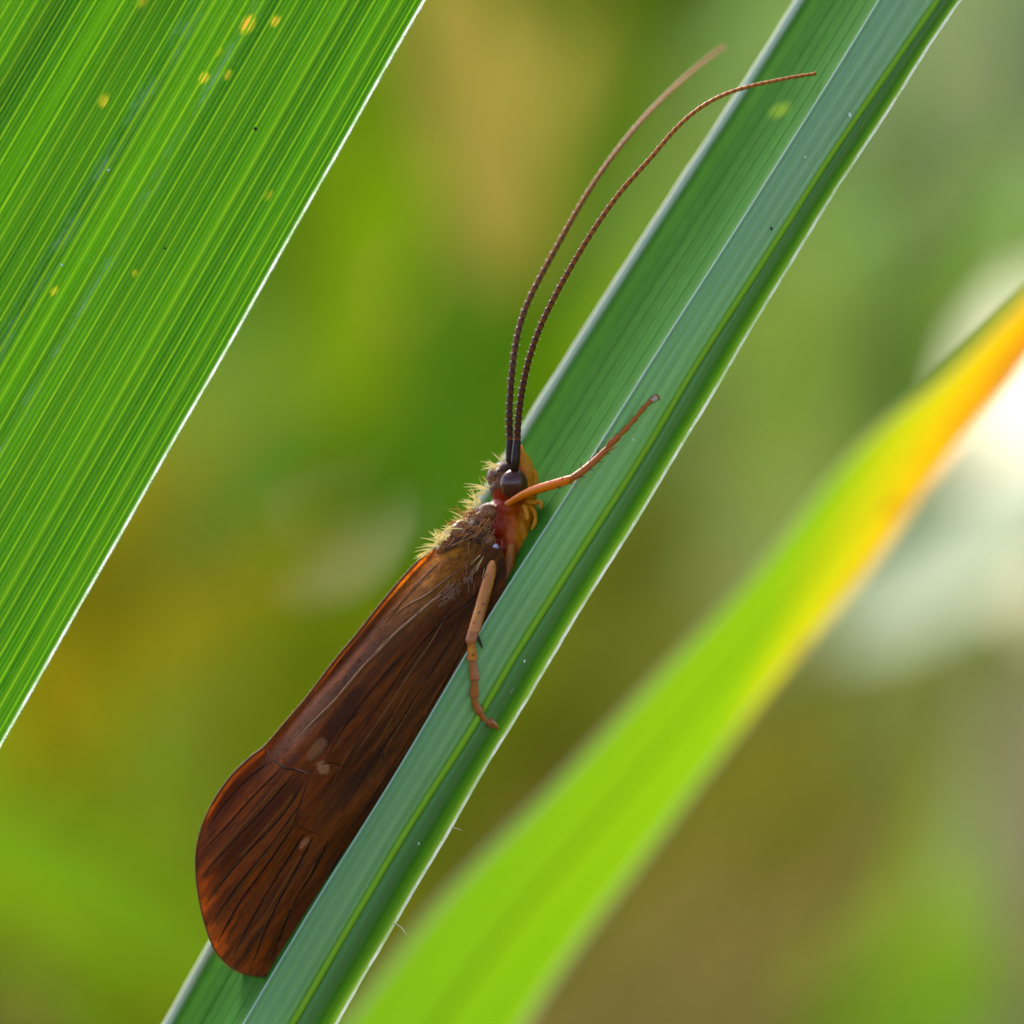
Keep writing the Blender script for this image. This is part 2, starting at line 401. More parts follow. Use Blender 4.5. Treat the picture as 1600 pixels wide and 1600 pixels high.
VEINS = []; wp = 9.0; k = 0
while wp < 850:
    mj = k % 3 == 0
    VEINS.append((wp, (1.7 if mj else .75) * random.uniform(.75, 1.25))); wp += random.uniform(4.5, 9.5) if wp > 30 else 6; k += 1
SS = [lerp(S0, S1, i / 90) for i in range(91)]
def big_rows(ws, lift=None):
    return [[(big_pt(w_, s, lift[j] if lift else 0), (w_ / 100, s / 100), (1, 1, 1)) for j, w_ in enumerate(ws)] for s in SS]
mb = MB(); lo = 0.0
for w_, h in VEINS:
    mb.grid(big_rows([lo, (lo + w_ - h) / 2, w_ - h])); lo = w_ + h
mb.build('blade', M_big, o)
for w_, h in VEINS:
    v_ = MB(); v_.grid(big_rows([w_ - h, w_, w_ + h], [0, -.008, 0])); v_.build('vein', M_vein if h > 1.3 else M_vein_fine, o)
mg = MB(); mg.grid([[(big_pt(w_ + (.9 * noise.noise(Vector((s * .05, 1, 2))) if w_ < 0 else 0), s, l_), (0, s / 100), (1, 1, 1)) for w_, l_ in ((-4.4, .02), (-3.2, -.01), (-1.6, -.015), (0, 0))] for s in [lerp(S0, S1, i / 300) for i in range(301)]])
mg.build('margin', M_white, o)
th = MB(); s = -150.0
while s < 1500:
    p = big_pt(-4.2, s, -.005); qd = Vector((.87, 0, .49)); along = Vector((.4945, 0, .8692))
    th.hair(p, qd * .8 + along * random.uniform(.5, 1.1), random.uniform(.035, .08), .016, n=4); s += random.uniform(5, 9)
t_ = th.build('saw_teeth', M_white, o); t_['kind'] = 'stuff'
# small debris on the leaf
M_speck = NT('dark_speck').solid((.02, .02, .012), .8)
M_grain = NT('pale_grain').solid((.8, .8, .6), .6)
for (px, py, r, m, nm) in ((399, 201, .03, M_speck, 'dirt_speck'), (170, 266, .022, M_grain, 'pollen_grain'), (98, 415, .024, M_grain, 'pollen_grain'), (258, 388, .02, M_speck, 'dirt_speck')):
    rel = Vector((px, py)) - E0; s_ = rel.dot(ed); w_ = rel.dot(q)
    bm = bmesh.new(); bmesh.ops.create_icosphere(bm, subdivisions=2, radius=r)
    for vv in bm.verts: vv.co *= 1 + .35 * noise.noise(vv.co * 40); 
    me = bpy.data.meshes.new(nm); bm.to_mesh(me); bm.free(); me.materials.append(m)
    ob = bpy.data.objects.new(nm, me); C.objects.link(ob); ob.location = big_pt(w_, s_, -r * .7); attach(ob, o)

# ------------------------------------------------------------------ folded reed leaf
ML = [(-400, 1497), (0, 1252), (135, 1167), (310, 1052), (480, 942), (670, 822), (1100, 560), (1486, 327), (1593, 268), (2000, 35)]
CR = [(-400, 1620), (0, 1375), (115, 1305), (250, 1220), (400, 1125), (560, 1022), (697, 937), (859, 832), (986, 750), (1192, 630), (1284, 573), (1404, 497), (1521, 427), (1596, 384), (2000, 150)]
YLN = [(-400, 1750), (0, 1465), (130, 1374), (325, 1245), (465, 1155), (605, 1065), (690, 1018), (825, 931), (975, 834), (1102, 759), (1196, 702), (1270, 650), (1397, 576), (1517, 504), (1596, 458), (2000, 220)]
MR = [(-400, 1790), (0, 1496), (270, 1320), (465, 1198), (637, 1098), (840, 974), (997, 876), (1117, 806), (1196, 757), (1380, 650), (1469, 597), (1596, 525), (2000, 290)]
def sm(tab): # smoothed table lookup
    return lambda py: sum(interp(tab, py + d) for d in (-60, -30, 0, 30, 60)) / 5
fML, fCR, fYL, fMR = sm(ML), sm(CR), sm(YLN), sm(MR)
CD = -.62
def dep_left(f): return CD + 3.2 * f ** .7
def dep_band(g): return CD + .05 * math.exp(-g / .04) * 0 + .30 * g ** 1.4
def dep_strip(h): return CD + .30 + .10 * math.exp(-(h / .16) ** 2) - .12 * math.exp(-((h - .30) / .2) ** 2) + .55 * h - .1
def strip_depth(px, py):
    c, y, m = fCR(py), fYL(py), fMR(py)
    if px < c: return CD
    if px <= y: return dep_band((px - c) / (y - c))
    return dep_strip(min(1, (px - y) / (m - y)))
def fold_pt(u, py, off=0.0):
    """u 0..1 left half (margin to crest), 1..2 band, 2..3 strip"""
    if u <= 1:
        f = 1 - u; px = lerp(fML(py), fCR(py), u); dep = dep_left(f)
        dep += .012 * math.sin(u * 30) * min(1, f * 4) + .05 * noise.noise(Vector((u * 4, py * .002, 5))) * min(1, f * 5)
    elif u <= 2:
        g = u - 1; px = lerp(fCR(py), fYL(py), g); dep = dep_band(g) + .012 * math.sin(g * 26) * smooth(g * 4) * (1 if py < 700 else .6)
    else:
        h = u - 2; px = lerp(fYL(py), fMR(py), h) + h * (2.0 * noise.noise(Vector((py * .008, 4, 1))) + .7 * noise.noise(Vector((py * .04, 9, 1)))); dep = dep_strip(h) + .03 * noise.noise(Vector((py * .006, h, 8)))
    return P(px, py, dep + off)
nt = NT('reed_leaf'); uv = nt.uv(); sx = nt.n('ShaderNodeSeparateXYZ'); nt.link(uv, sx.inputs[0]); u, v = sx.outputs[0], sx.outputs[1]
n1 = nt.noise(nt.scale(uv, (16, .18, 1)), 1, 4); n2 = nt.noise(nt.scale(uv, (60, .6, 1)), 1, 3); n3 = nt.noise(nt.scale(uv, (22, 3.5, 1)), 1, 5, .7)
cu = nt.ramp(nt.math('DIVIDE', u, 3.0), [(0, (.10, .24, .05)), (.045, (.055, .19, .010)), (.12, (.034, .145, .008)), (.27, (.050, .185, .022)), (.326, (.045, .17, .02)), (.334, (.16, .34, .14)),
        (.36, (.28, .50, .20)), (.55, (.33, .55, .24)), (.635, (.27, .50, .15)), (.69, (.13, .27, .07)), (.80, (.14, .28, .10)), (.88, (.06, .21, .008)), (.95, (.14, .34, .01)), (1, (.34, .50, .06))])
wax_sheen = nt.math('MULTIPLY', nt.math('MULTIPLY', nt.step(u, .95, 1.15), nt.step(u, 2.05, 1.9)), nt.math('MULTIPLY', nt.step(v, 6.5, 2.5), nt.step(n1, .25, .6, .5, 1)))  # silvery sky sheen on the waxy upper band, painted into the colour
cu = nt.mix(nt.math('MULTIPLY', wax_sheen, .75), cu, (.34, .46, .40))
c = nt.mix(nt.step(n1, .32, .7, 0, .45), cu, nt.mix(1.0, cu, (.55, .72, .45), 'MULTIPLY'))
c = nt.mix(nt.step(n2, .45, .8, 0, .35), c, nt.mix(1.0, c, (1.5, 1.35, 1.6), 'MULTIPLY'))
c = nt.mix(nt.step(n3, .45, .8, 0, .30), c, (.12, .34, .03))
stm = nt.n('ShaderNodeTexVoronoi'); nt.link(nt.scale(uv, (44, 13, 1)), stm.inputs[0]); stm.inputs['Scale'].default_value = 1
c = nt.mix(nt.math('MULTIPLY', nt.step(stm.outputs['Distance'], .30, .10, 0, .35), nt.step(n3, .4, .65)), c, nt.mix(1.0, c, (1.9, 1.6, 2.0), 'MULTIPLY'))
ys = nt.n('ShaderNodeVectorMath', operation='DISTANCE'); nt.link(nt.scale(uv, (1.1, 1, 1)), ys.inputs[0]); ys.inputs[1].default_value = (.60 * 1.1, 1.72, 0)
c = nt.mix(nt.step(nt.math('ADD', ys.outputs['Value'], nt.math('MULTIPLY', nt.math('SUBTRACT', n3, .5), .12)), .19, .03, 0, .75), c, (.26, .40, .015))
rough = nt.math('ADD', nt.step(n2, .2, .8, .36, .55), nt.step(u, 1.05, .95, 0, .3))
M_reed = nt.leaf(c, nt.mix(1.0, c, (1.2, 1.3, .35), 'MULTIPLY'), .34, rough, nt.step(u, .9, 1.1, .03, .30), nt.bump(nt.math('ADD', n2, n1), .35, .02))
o = thing('reed_leaf', 'narrow folded blue green leaf slanting across the middle with the caddisfly clinging to it', 'leaf', fold_pt(1, 1600))
us = [i / 26 for i in range(24)] + [1 - x for x in (.08, .05, .03, .018, .009, .003)] + [1.0, 1.006, 1.02, 1.04, 1.07] + [1.1 + .9 * i / 24 for i in range(25)] + [2 + i / 20 for i in range(1, 21)]
mb = MB(); rows = []
for i in range(141):
    py = lerp(-350, 1950, i / 140)
    rows.append([(fold_pt(u_, py), (u_, py / 100), (1, 1, 1)) for u_ in us])
mb.grid(rows); mb.build('blade', M_reed, o)
pys = [lerp(-350, 1950, i / 140) for i in range(141)]
def strand(name, uu, rad, m, off=-.004, n=7, jit=0.0, flat=1.0):
    b = MB(); b.sweep([fold_pt(uu + jit * noise.noise(Vector((py * .006, uu * 9, 0))), py, off) for py in pys],
                      [rad * (1 + .15 * noise.noise(Vector((py * .02, uu, 3)))) for py in pys], n, cap=False)
    return b.build(name, m, o)
strand('margin', 0.0, .085, NT('soft_white_margin').leaf((.74, .76, .52), (.7, .75, .5), .1, .6, .1))
mg = MB(); mg.grid([[(fold_pt(3, py) + Vector((dx + .006 * noise.noise(Vector((py * .05, 1, 2))), dy, -dx * .3)), (0, py / 100), (1, 1, 1)) for dx, dy in ((0, 0), (.018, -.012), (.036, -.008), (.048, .02))] for py in [lerp(-350, 1950, i / 400) for i in range(401)]])
mg.build('margin', M_white, o)
strand('midrib', 1.0, .022, NT('pale_midrib').leaf((.36, .50, .30), (.4, .55, .2), .15, .4, .3), 0.0)
strand('fold_vein', 2.0, .058, NT('lime_vein').leaf((.30, .52, .01), (.40, .62, .01), .15, .45, .3), -.01, jit=.03)
for uu in (.12, .28, .43, .56, .70, .84):
    strand('vein', uu, .006, NT('reed_vein').leaf((.07, .21, .025), (.2, .35, .05), .15, .6, .05) if uu == .12 else bpy.data.materials['reed_vein'], -.002, 5)
for uu in (1.18, 1.41, 1.77):
    strand('vein', uu, .0045, NT('glaucous_vein').leaf((.28, .46, .30), (.3, .5, .2), .15, .5, .3) if uu == 1.18 else bpy.data.materials['glaucous_vein'], .001, 5, .08)
M_fibre = NT('pale_fibre').leaf((.8, .74, .55), (.8, .74, .5), .4, .5, .4)
for pts, r in (([(614, 1443), (620, 1444), (627, 1449), (632, 1456), (635, 1460)], .013), ([(705, 1293), (713, 1294), (721, 1297)], .008), ([(797, 1082), (801, 1078), (803, 1074)], .006)):
    f_ = MB(); f_.sweep([P(a, b, strip_depth(a, b) - .02) for a, b in pts], [r * (1 - .6 * i / len(pts)) for i in range(len(pts))], 5); f_.build('fibre', M_fibre, o)
for (px, py, r, m, nm) in ((1205, 357, .02, M_speck, 'dirt_speck'), (819, 1033, .018, M_grain, 'pollen_grain'), (1258, 245, .016, M_grain, 'pollen_grain'), (989, 687, .015, M_grain, 'pollen_grain'), (654, 1318, .015, M_grain, 'pollen_grain'), (1328, 180, .028, M_grain, 'pollen_grain')):
    bm = bmesh.new(); bmesh.ops.create_icosphere(bm, subdivisions=2, radius=r)
    for vv in bm.verts: vv.co *= 1 + .35 * noise.noise(vv.co * 40)
    me = bpy.data.meshes.new(nm); bm.to_mesh(me); bm.free(); me.materials.append(m)
    ob = bpy.data.objects.new(nm, me); C.objects.link(ob); ob.location = P(px, py, strip_depth(px, py) - r * .7); ob.scale = (1, .6, 1.5); attach(ob, o)

# ------------------------------------------------------------------ the caddisfly
MID = .60                                              # depth of its plane of symmetry
O2 = Vector((690, 845)); da = Vector((-.642, .768)); dn = Vector((.768, .642))
def ab(px, py):
    r = Vector((px, py)) - O2; return r.dot(da) / 100, r.dot(dn) / 100
def wing_y(px, py):
    a, b = ab(px, py); b = max(0, b)
    k = lerp(.42, .75, smooth((a - 3.0) / 3.5))
    dep = MID - .02 - (.98 - .25 * smooth((a - 4) / 3)) * (1 - math.exp(-b / k))
    dep += .05 * noise.noise(Vector((a * .9, b * 2.5, 2))) * smooth(b * 3)
    # long folds between the veins
    dep += .020 * math.sin(b * 9 - a * .8) * smooth((b - .3) * 2)
    # fold groove along the main pale vein, and the hollow behind it
    return dep
insect = thing('caddisfly', 'brown caddisfly with long antennae clinging head up to the folded blue green leaf', 'insect', P(790, 900, MID))

# body: ellipsoids fused into one skin
ELL = [ # px, py, depth, rx, rz(py), rdepth, rotation deg (clockwise in picture)
 (797, 758, MID, .33, .36, .46, 0), (782, 745, MID, .22, .22, .34, 0), (822, 752, MID, .17, .46, .28, -8), (812, 716, MID, .11, .20, .20, -14),
 (826, 800, MID - .05, .13, .20, .22, 0), (790, 795, MID, .24, .24, .36, 0), (763, 806, MID, .27, .20, .42, -25), (778, 822, MID, .34, .30, .40, 0),
 (742, 842, MID, .36, .42, .55, 38), (715, 850, MID, .28, .36, .46, 40), (765, 880, MID, .42, .50, .50, 30),
 (802, 850, MID - .05, .24, .62, .34, -6), (818, 836, MID, .17, .46, .30, -12), (790, 905, MID - .02, .26, .46, .36, 30),
 (700, 960, MID, .52, .9, .46, 40), (640, 1060, MID, .46, .9, .42, 38), (575, 1170, MID, .42, .9, .38, 36), (520, 1270, MID, .34, .7, .32, 34)]
bm = bmesh.new()
for px, py, y, rx, rz, ry, rot in ELL:
    mtx = Matrix.Translation(P(px, py, y)) @ Matrix.Rotation(math.radians(rot), 4, 'Y') @ Matrix.Diagonal((rx, ry, rz, 1))
    bmesh.ops.create_icosphere(bm, subdivisions=4, radius=1, matrix=mtx)
me = bpy.data.meshes.new('tmp'); bm.to_mesh(me); bm.free()
tmp = bpy.data.objects.new('tmp', me); C.objects.link(tmp)
md = tmp.modifiers.new('r', 'REMESH'); md.mode = 'VOXEL'; md.voxel_size = .024
s_ = tmp.modifiers.new('s', 'SMOOTH'); s_.iterations = 5; s_.factor = .5
dg = bpy.context.evaluated_depsgraph_get()
bme = bpy.data.meshes.new_from_object(tmp.evaluated_get(dg)); bpy.data.objects.remove(tmp); bme.name = 'body'
at = bme.color_attributes.new('tint', 'FLOAT_COLOR', 'POINT')
BR, RD, OR, AM = (.10, .034, .012), (.32, .012, .0006), (.60, .095, .001), (.90, .31, .006)
def body_col(px, py):
    line = interp([(690, 800), (740, 806), (775, 776), (820, 772), (870, 782), (930, 800), (1000, 760)], py)
    edge = interp([(690, 812), (720, 818), (760, 828), (800, 826), (830, 812), (870, 828), (930, 850)], py)
    t = (px - line); 
    if t < 0: return [lerp(x, y, smooth(1 + t / 9)) for x, y in zip(BR, RD)]
    f = smooth((px - line) / max(6, edge - line))
    c = [lerp(x, y, min(1, f * 1.6)) for x, y in zip(RD, OR)]
    return [lerp(x, y, smooth((f - .75) / .4)) for x, y in zip(c, AM)]
cols = []; nrm0 = [v_.normal.copy() for v_ in bme.vertices]
for vtx, nv in zip(bme.vertices, nrm0):
    k = (D + vtx.co.y) / D; px = 800 + vtx.co.x * 100 / k; py = 800 - vtx.co.z * 100 / k
    n_ = noise.noise(vtx.co * 6) * 6
    c = body_col(px + n_, py + n_); vtx.co = vtx.co + nv * (.012 * noise.noise(vtx.co * 9) + .006 * noise.noise(vtx.co * 25))
    cols += [c[0], c[1], c[2], 1]
at.data.foreach_set('color', cols)
bme.polygons.foreach_set('use_smooth', [True] * len(bme.polygons))
nt = NT('insect_cuticle'); tc = nt.tint(); nb = nt.noise(nt.obj(), 14, 4)
M_body = nt.solid(nt.mix(nt.step(nb, .3, .8, 0, .5), tc, nt.mix(1.0, tc, (.5, .4, .4), 'MULTIPLY')), .45, .22, nt.bump(nb, .3, .03), sss=.3, sss_r=(1, .35, .08), sss_scale=.25)
bme.materials.clear(); bme.materials.append(M_body)
body = bpy.data.objects.new('body', bme); C.objects.link(body); attach(body, insect)

# plates of the thorax and base of the wings
nt = NT('thorax_plate'); nb = nt.noise(nt.obj(), 9, 4)
M_plate = nt.solid(nt.mix(nb, (.09, .022, .006), (.40, .13, .03)), .34, .5, nt.bump(nb, .5, .05))
def lump(name, px, py, y, r, rot, m, parent, amp=.12, sub=3):
    bm = bmesh.new(); bmesh.ops.create_icosphere(bm, subdivisions=sub, radius=1)
    for v_ in bm.verts:
        v_.co *= 1 + amp * noise.noise(v_.co * 1.6 + Vector((px, py, 0)))
        v_.co = Vector((v_.co.x * r[0], v_.co.y * r[1], v_.co.z * r[2]))
    bm.transform(Matrix.Rotation(math.radians(rot), 4, 'Y'))
    for f in bm.faces: f.smooth = True
    me = bpy.data.meshes.new(name); bm.to_mesh(me); bm.free(); me.materials.append(m)
    ob = bpy.data.objects.new(name, me); C.objects.link(ob); ob.location = P(px, py, y); attach(ob, parent); return ob
for px, py, y, r, rot in ((763, 802, .30, (.15, .12, .15), -20), (752, 814, .30, (.12, .10, .15), -25), (748, 838, .20, (.20, .12, .14), 40), (764, 846, .16, (.11, .10, .13), 30), (722, 832, .32, (.20, .2, .17), 40),
                          (775, 862, .10, (.09, .08, .12), 10), (700, 852, .42, (.16, .18, .22), 42)):
    lump('thorax_plate', px, py, y, r, rot, M_plate, insect)
M_dkchit = NT('dark_chitin').solid((.035, .012, .005), .45, .2)
lump('wing_hinge', 774, 857, -.10, (.055, .06, .075), 10, NT('pearly_hinge').solid((.42, .40, .46), .2, .7), insect)
lump('trochanter', 774, 868, -.13, (.085, .07, .06), 15, M_dkchit, insect)

# eyes
nt = NT('compound_eye'); vor = nt.n('ShaderNodeTexVoronoi'); nt.link(nt.obj(), vor.inputs[0]); vor.inputs['Scale'].default_value = 60
M_eye = nt.solid(nt.mix(vor.outputs['Distance'], (.12, .030, .012), (.045, .010, .005)), .20, .34, nt.bump(vor.outputs['Distance'], .10, .01), coat=.25)
lump('eye', 803, 756, MID - .42, (.22, .19, .235), 10, M_eye, insect, 0, 4)
lump('eye', 803, 756, MID + .42, (.22, .19, .235), 10, M_eye, insect, 0, 4)
lump('ocellus', 777, 740, MID - .28, (.045, .04, .06), 20, NT('ocellus_dark').solid((.012, .01, .008), .12, .8), insect, 0)
M_brow = NT('face_bristle_pad').solid((.14, .07, .05), .7, .15)
lump('brow_pad', 789, 730, MID - .26, (.085, .1, .07), -20, M_brow, insect)

# face: frons plate, palps
nt = NT('amber_face'); nb = nt.noise(nt.obj(), 8, 3)
M_amber = nt.solid(nt.mix(nb, (.60, .15, .003), (.85, .33, .01)), .4, .25, sss=.4, sss_r=(1, .4, .05), sss_scale=.2)
def limb(name, pts, radii, m, parent, n=10, k=18, flat=1.0):
    S = catmull([(*p, r) for p, r in zip(pts, radii)], k)
    b = MB(); b.sweep([P(*s[:3]) for s in S], [s[3] for s in S], n, flat=flat, up=(0, 1, 0))
    return b.build(name, m, parent)
limb('frons', [(814, 696, MID - .1), (819, 715, MID - .15), (828, 735, MID - .16), (836, 742, MID - .12), (836, 764, MID - .12), (832, 780, MID - .1)], [.02, .05, .06, .05, .055, .03], M_amber, insect)
for pts, rr in (([(824, 784, .3), (834, 786, .22), (843, 783, .18)], [.04, .042, .025]), ([(843, 783, .18), (846, 788, .16), (845, 795, .14)], [.028, .034, .018]),
                ([(826, 792, .28), (834, 799, .2), (837, 808, .16)], [.045, .044, .03]), ([(837, 808, .16), (836, 818, .14), (831, 828, .14)], [.032, .038, .018]),
                ([(818, 790, .2), (823, 800, .12), (825, 812, .08)], [.04, .042, .022])):
    limb('palp', pts, rr, M_amber, insect, 8, 12)

# antennae, segment by segment
M_seg = NT('antenna_segment')
tc = M_seg.tint(); M_seg = M_seg.solid(tc, .45, .25, sss=.15, sss_scale=.05)
M_bristle = NT('pale_bristle').leaf((.75, .60, .35), (.8, .65, .35), .4, .5, .4)
ANT_L = [(797, 690, .40), (795, 650, .42), (800, 575, .5), (812, 500, .65), (840, 440, .8), (870, 385, 1.0), (895, 340, 1.2), (925, 290, 1.5), (960, 240, 1.9), (1005, 185, 2.5), (1050, 140, 3.1), (1095, 100, 3.8), (1132, 73, 4.4)]
ANT_R = [(808, 690, .15), (810, 640, .08), (820, 585, .0), (835, 530, -.1), (860, 475, -.15), (890, 420, -.2), (920, 370, -.25), (950, 325, -.25), (985, 280, -.25), (1020, 245, -.25), (1050, 205, -.2), (1090, 170, -.2), (1125, 150, -.1), (1175, 132, .0), (1275, 115, .2)]
def antenna(pts, foot, nseg):
    Q = catmull(pts, 400)
    for _ in range(3): Q = [Q[0]] + [tuple(sum(Q[min(max(i + j, 0), 399)][k] for j in range(-14, 15)) / 29 if 14 <= i < 385 else (Q[i - 1][k] + Q[i][k] + Q[min(i + 1, 399)][k]) / 3 for k in range(3)) for i in range(1, 399)] + [Q[-1]]
    S = [P(*s) for s in Q]
    L = [0]
    for a, b in zip(S, S[1:]): L.append(L[-1] + (b - a).length)
    def at_(x):
        x = max(0, min(L[-1], x)); lo, hi = 0, len(L) - 1
        while hi - lo > 1:
            m = (lo + hi) // 2
            if L[m] <= x: lo = m
            else: hi = m
        return S[lo].lerp(S[hi], (x - L[lo]) / max(1e-9, L[hi] - L[lo]))
    A = MB(); A.sweep([P(*foot), P(*foot).lerp(S[0], .4), S[0], S[0] + (S[1] - S[0]).normalized() * .06], [.066, .072, .064, .04], 12)
    anti = A.build('antenna', M_dkchit, insect)
    br = MB(); x = 0; edges = [0]
    for i in range(nseg): edges.append(edges[-1] + (1.0 + .35 * math.sin(i / nseg * math.pi)))
    edges = [e / edges[-1] * L[-1] for e in edges]
    for i in range(nseg):
        t = i / (nseg - 1); a, b = edges[i], edges[i+1]; r = lerp(.060, .027, t ** .8)
        base = [lerp(p_, q_, smooth(t * 1.15)) for p_, q_ in zip((.12, .024, .006), (.62, .16, .013))]
        dark = [c_ * lerp(.28, .6, t) for c_ in base]
        if i == 0: base = [.22, .05, .012]
        sg = MB(); pp = [at_(a - .006), at_(lerp(a, b, .12)), at_(lerp(a, b, .5)), at_(lerp(a, b, .86)), at_(b + .003)]
        sg.sweep(pp, [r * .80, r * .90, r * .97, r * 1.08, r * .90], 9, cols=[dark, base, base, dark, dark]); sg.build('antenna_segment', M_seg, anti)
        tan = (at_(b) - at_(a)).normalized(); sd = Vector((tan.z, 0, -tan.x))
        for sgn in (1, -1):
            if sgn == -1 and random.random() < .45: continue
            d = sd * sgn + Vector((0, random.uniform(-.6, .1), 0)) + tan * .7
            br.hair(at_(b - .01) + sd * (sgn * r * .95), d, r * random.uniform(.55, .9), .008, n=3)
    bb = br.build('bristles', M_bristle, anti); bb['kind'] = 'stuff'
random.seed(21)
antenna(ANT_L, (797, 733, .42), 62); antenna(ANT_R, (804, 735, .10), 66)

# wings
DORS = [(706, 842), (672, 860), (630, 902), (590, 950), (560, 988), (520, 1036), (480, 1089), (445, 1130), (416, 1164), (388, 1186), (360, 1214), (336, 1248), (318, 1284), (307, 1325), (306, 1365), (312, 1410), (322, 1450), (337, 1486), (360, 1510), (388, 1523), (412, 1526)]
COST = [(770, 858), (776, 880), (776, 920), (762, 962), (745, 1000), (720, 1050), (690, 1100), (658, 1150), (632, 1200), (604, 1250), (574, 1300), (548, 1345), (524, 1385), (502, 1420), (484, 1448), (470, 1470), (458, 1486), (448, 1500), (438, 1512), (428, 1520), (416, 1526)]
COST = [(x + 14, y) for x, y in COST[:-3]] + [(449, 1514), (436, 1522), (416, 1526)]
Dc = catmull(DORS, 121); Cc = catmull(COST, 121)
nt = NT('wing_membrane'); uv = nt.uv(); sx = nt.n('ShaderNodeSeparateXYZ'); nt.link(uv, sx.inputs[0]); a_, b_ = sx.outputs[0], sx.outputs[1]
st = nt.noise(nt.scale(uv, (.45, 5.5, 1)), 1, 3, .55, .3); mo = nt.noise(nt.scale(uv, (3.5, 6, 1)), 1, 5, .65); gr = nt.noise(nt.scale(uv, (22, 45, 1)), 1, 2)
c = nt.mix(nt.step(st, .25, .80), (.064, .018, .003), (.285, .070, .005))
c = nt.mix(nt.step(mo, .42, .72, 0, .5), c, (.055, .018, .006))
tan_ = nt.math('MULTIPLY', nt.step(a_, 2.0, -.2), nt.step(b_, .75, .1))
c = nt.mix(nt.math('MULTIPLY', tan_, nt.step(mo, .36, .64, .25, .95)), c, (.70, .27, .018))
# dark mark in the middle and the two pale cells beside it (pigment of the wing)
def mark(cx, cy, la, lb, sk=0.0):
    A0, B0 = ab(cx, cy)
    da_ = nt.math('DIVIDE', nt.math('SUBTRACT', a_, A0), la)
    db_ = nt.math('DIVIDE', nt.math('SUBTRACT', nt.math('SUBTRACT', b_, B0), nt.math('MULTIPLY', nt.math('SUBTRACT', a_, A0), sk)), lb)
    r2 = nt.math('ADD', nt.math('MULTIPLY', da_, da_), nt.math('MULTIPLY', db_, db_))
    return nt.step(nt.math('ADD', r2, nt.math('MULTIPLY', nt.math('SUBTRACT', mo, .5), 3.0)), 1.3, .2)
c = nt.mix(nt.math('MULTIPLY', mark(535, 1120, .85, .16, .05), .75), c, (.016, .006, .002))
c = nt.mix(nt.math('MULTIPLY', mark(700, 985, 1.0, .22, .1), .4), c, (.020, .009, .004))
c = nt.mix(nt.math('MULTIPLY', mark(495, 1170, .22, .10, 0), .75), c, (.26, .13, .045))
c = nt.mix(nt.math('MULTIPLY', mark(505, 1200, .10, .14, 0), .85), c, (.38, .19, .08))
c = nt.mix(nt.math('MULTIPLY', mark(475, 1317, .13, .06, 0), .9), c, (.38, .17, .06))
c = nt.mix(nt.math('MULTIPLY', mark(335, 1455, .45, .10, .1), .25), c, (.20, .065, .010))
c = nt.mix(nt.step(gr, .5, .8, 0, .35), c, nt.mix(1.0, c, (1.7, 1.4, 1.1), 'MULTIPLY'))
M_wing = nt.leaf(c, nt.mix(1.0, c, (2.5, 1.7, .7), 'MULTIPLY'), .36, .5, .07, nt.bump(nt.math('ADD', gr, mo), .3, .03))
NV = 44
def wing(name, side, parent):
    b = MB(); rows = []
    for p, r in zip(Dc, Cc):
        rr = []
        for j in range(NV + 1):
            t = (j / NV); px = lerp(p[0], r[0], t); py = lerp(p[1], r[1], t)
            yv = wing_y(px, py)
            if side < 0: yv = MID + (MID - yv) * .62 + .03; px += 5 * t; py += 2
            a, bb = ab(px, py); rr.append((P(px, py, yv), (a, bb), (1, 1, 1)))
        rows.append(rr)
    b.grid(rows); return b.build(name, M_wing, parent)
fw = wing('forewing', 1, insect); fw2 = wing('forewing', -1, insect)
M_wv = NT('wing_vein').solid((.020, .007, .003), .7, .08)
nt = NT('pale_wing_vein'); M_wvp = nt.solid(nt.mix(nt.noise(nt.obj(), 5, 3), (.12, .045, .015), (.27, .125, .05)), .5, .12)
M_wvm = NT('tan_wing_vein').solid((.17, .055, .012), .5, .15)
def wvein(pts, r, m, par=fw):
    n = max(16, len(pts) * 8); S = catmull(pts, n)
    b = MB(); b.sweep([P(x, y, wing_y(x, y) + r * (.7 if r > .025 else .4)) for x, y in S], [max(.002, r * (1 - .35 * i / n) * min(1, (i + .3) / (n * .2), (n - .7 - i) / (n * .2)) ** .6) * (1 + .2 * noise.noise(Vector((i * .6, x, 0)))) for i, (x, y) in enumerate(S)], 6); b.build('wing_vein', m, par)
wvein([(725, 908), (700, 924), (676, 941), (648, 966), (619, 991), (594, 1017), (569, 1042), (545, 1070), (524, 1095), (493, 1126), (460, 1160), (436, 1182)], .044, M_wvp)
wvein([(678, 866), (640, 905), (590, 962), (540, 1022), (490, 1085), (440, 1142), (417, 1168)], .036, M_wvm)
wvein([(690, 876), (664, 902), (640, 930), (600, 968), (570, 1002)], .030, M_wvm)
wvein([(735, 880), (700, 905), (668, 930), (635, 948), (600, 975)], .034, M_wvm)
wvein([(760, 905), (738, 935), (705, 960), (672, 990), (640, 1030), (600, 1090), (560, 1150), (525, 1200)], .013, M_wv)
wvein([(735, 945), (705, 1000), (668, 1060), (630, 1120), (590, 1180), (555, 1235), (520, 1290)], .015, M_wv)
wvein([(748, 960), (720, 1020), (690, 1075), (655, 1130), (615, 1195), (575, 1260), (540, 1320)], .013, M_wv)
wvein([(700, 955), (676, 1000), (645, 1045), (610, 1100), (575, 1150), (545, 1190)], .022, M_wvm)
wvein([(742, 1000), (715, 1050), (680, 1110), (640, 1175), (600, 1240)], .021, M_wvm)
wvein([(640, 1010), (600, 1055), (560, 1105), (530, 1150), (505, 1195)], .015, M_wv)
wvein([(555, 1005), (510, 1060), (470, 1110), (440, 1150)], .012, M_wv)
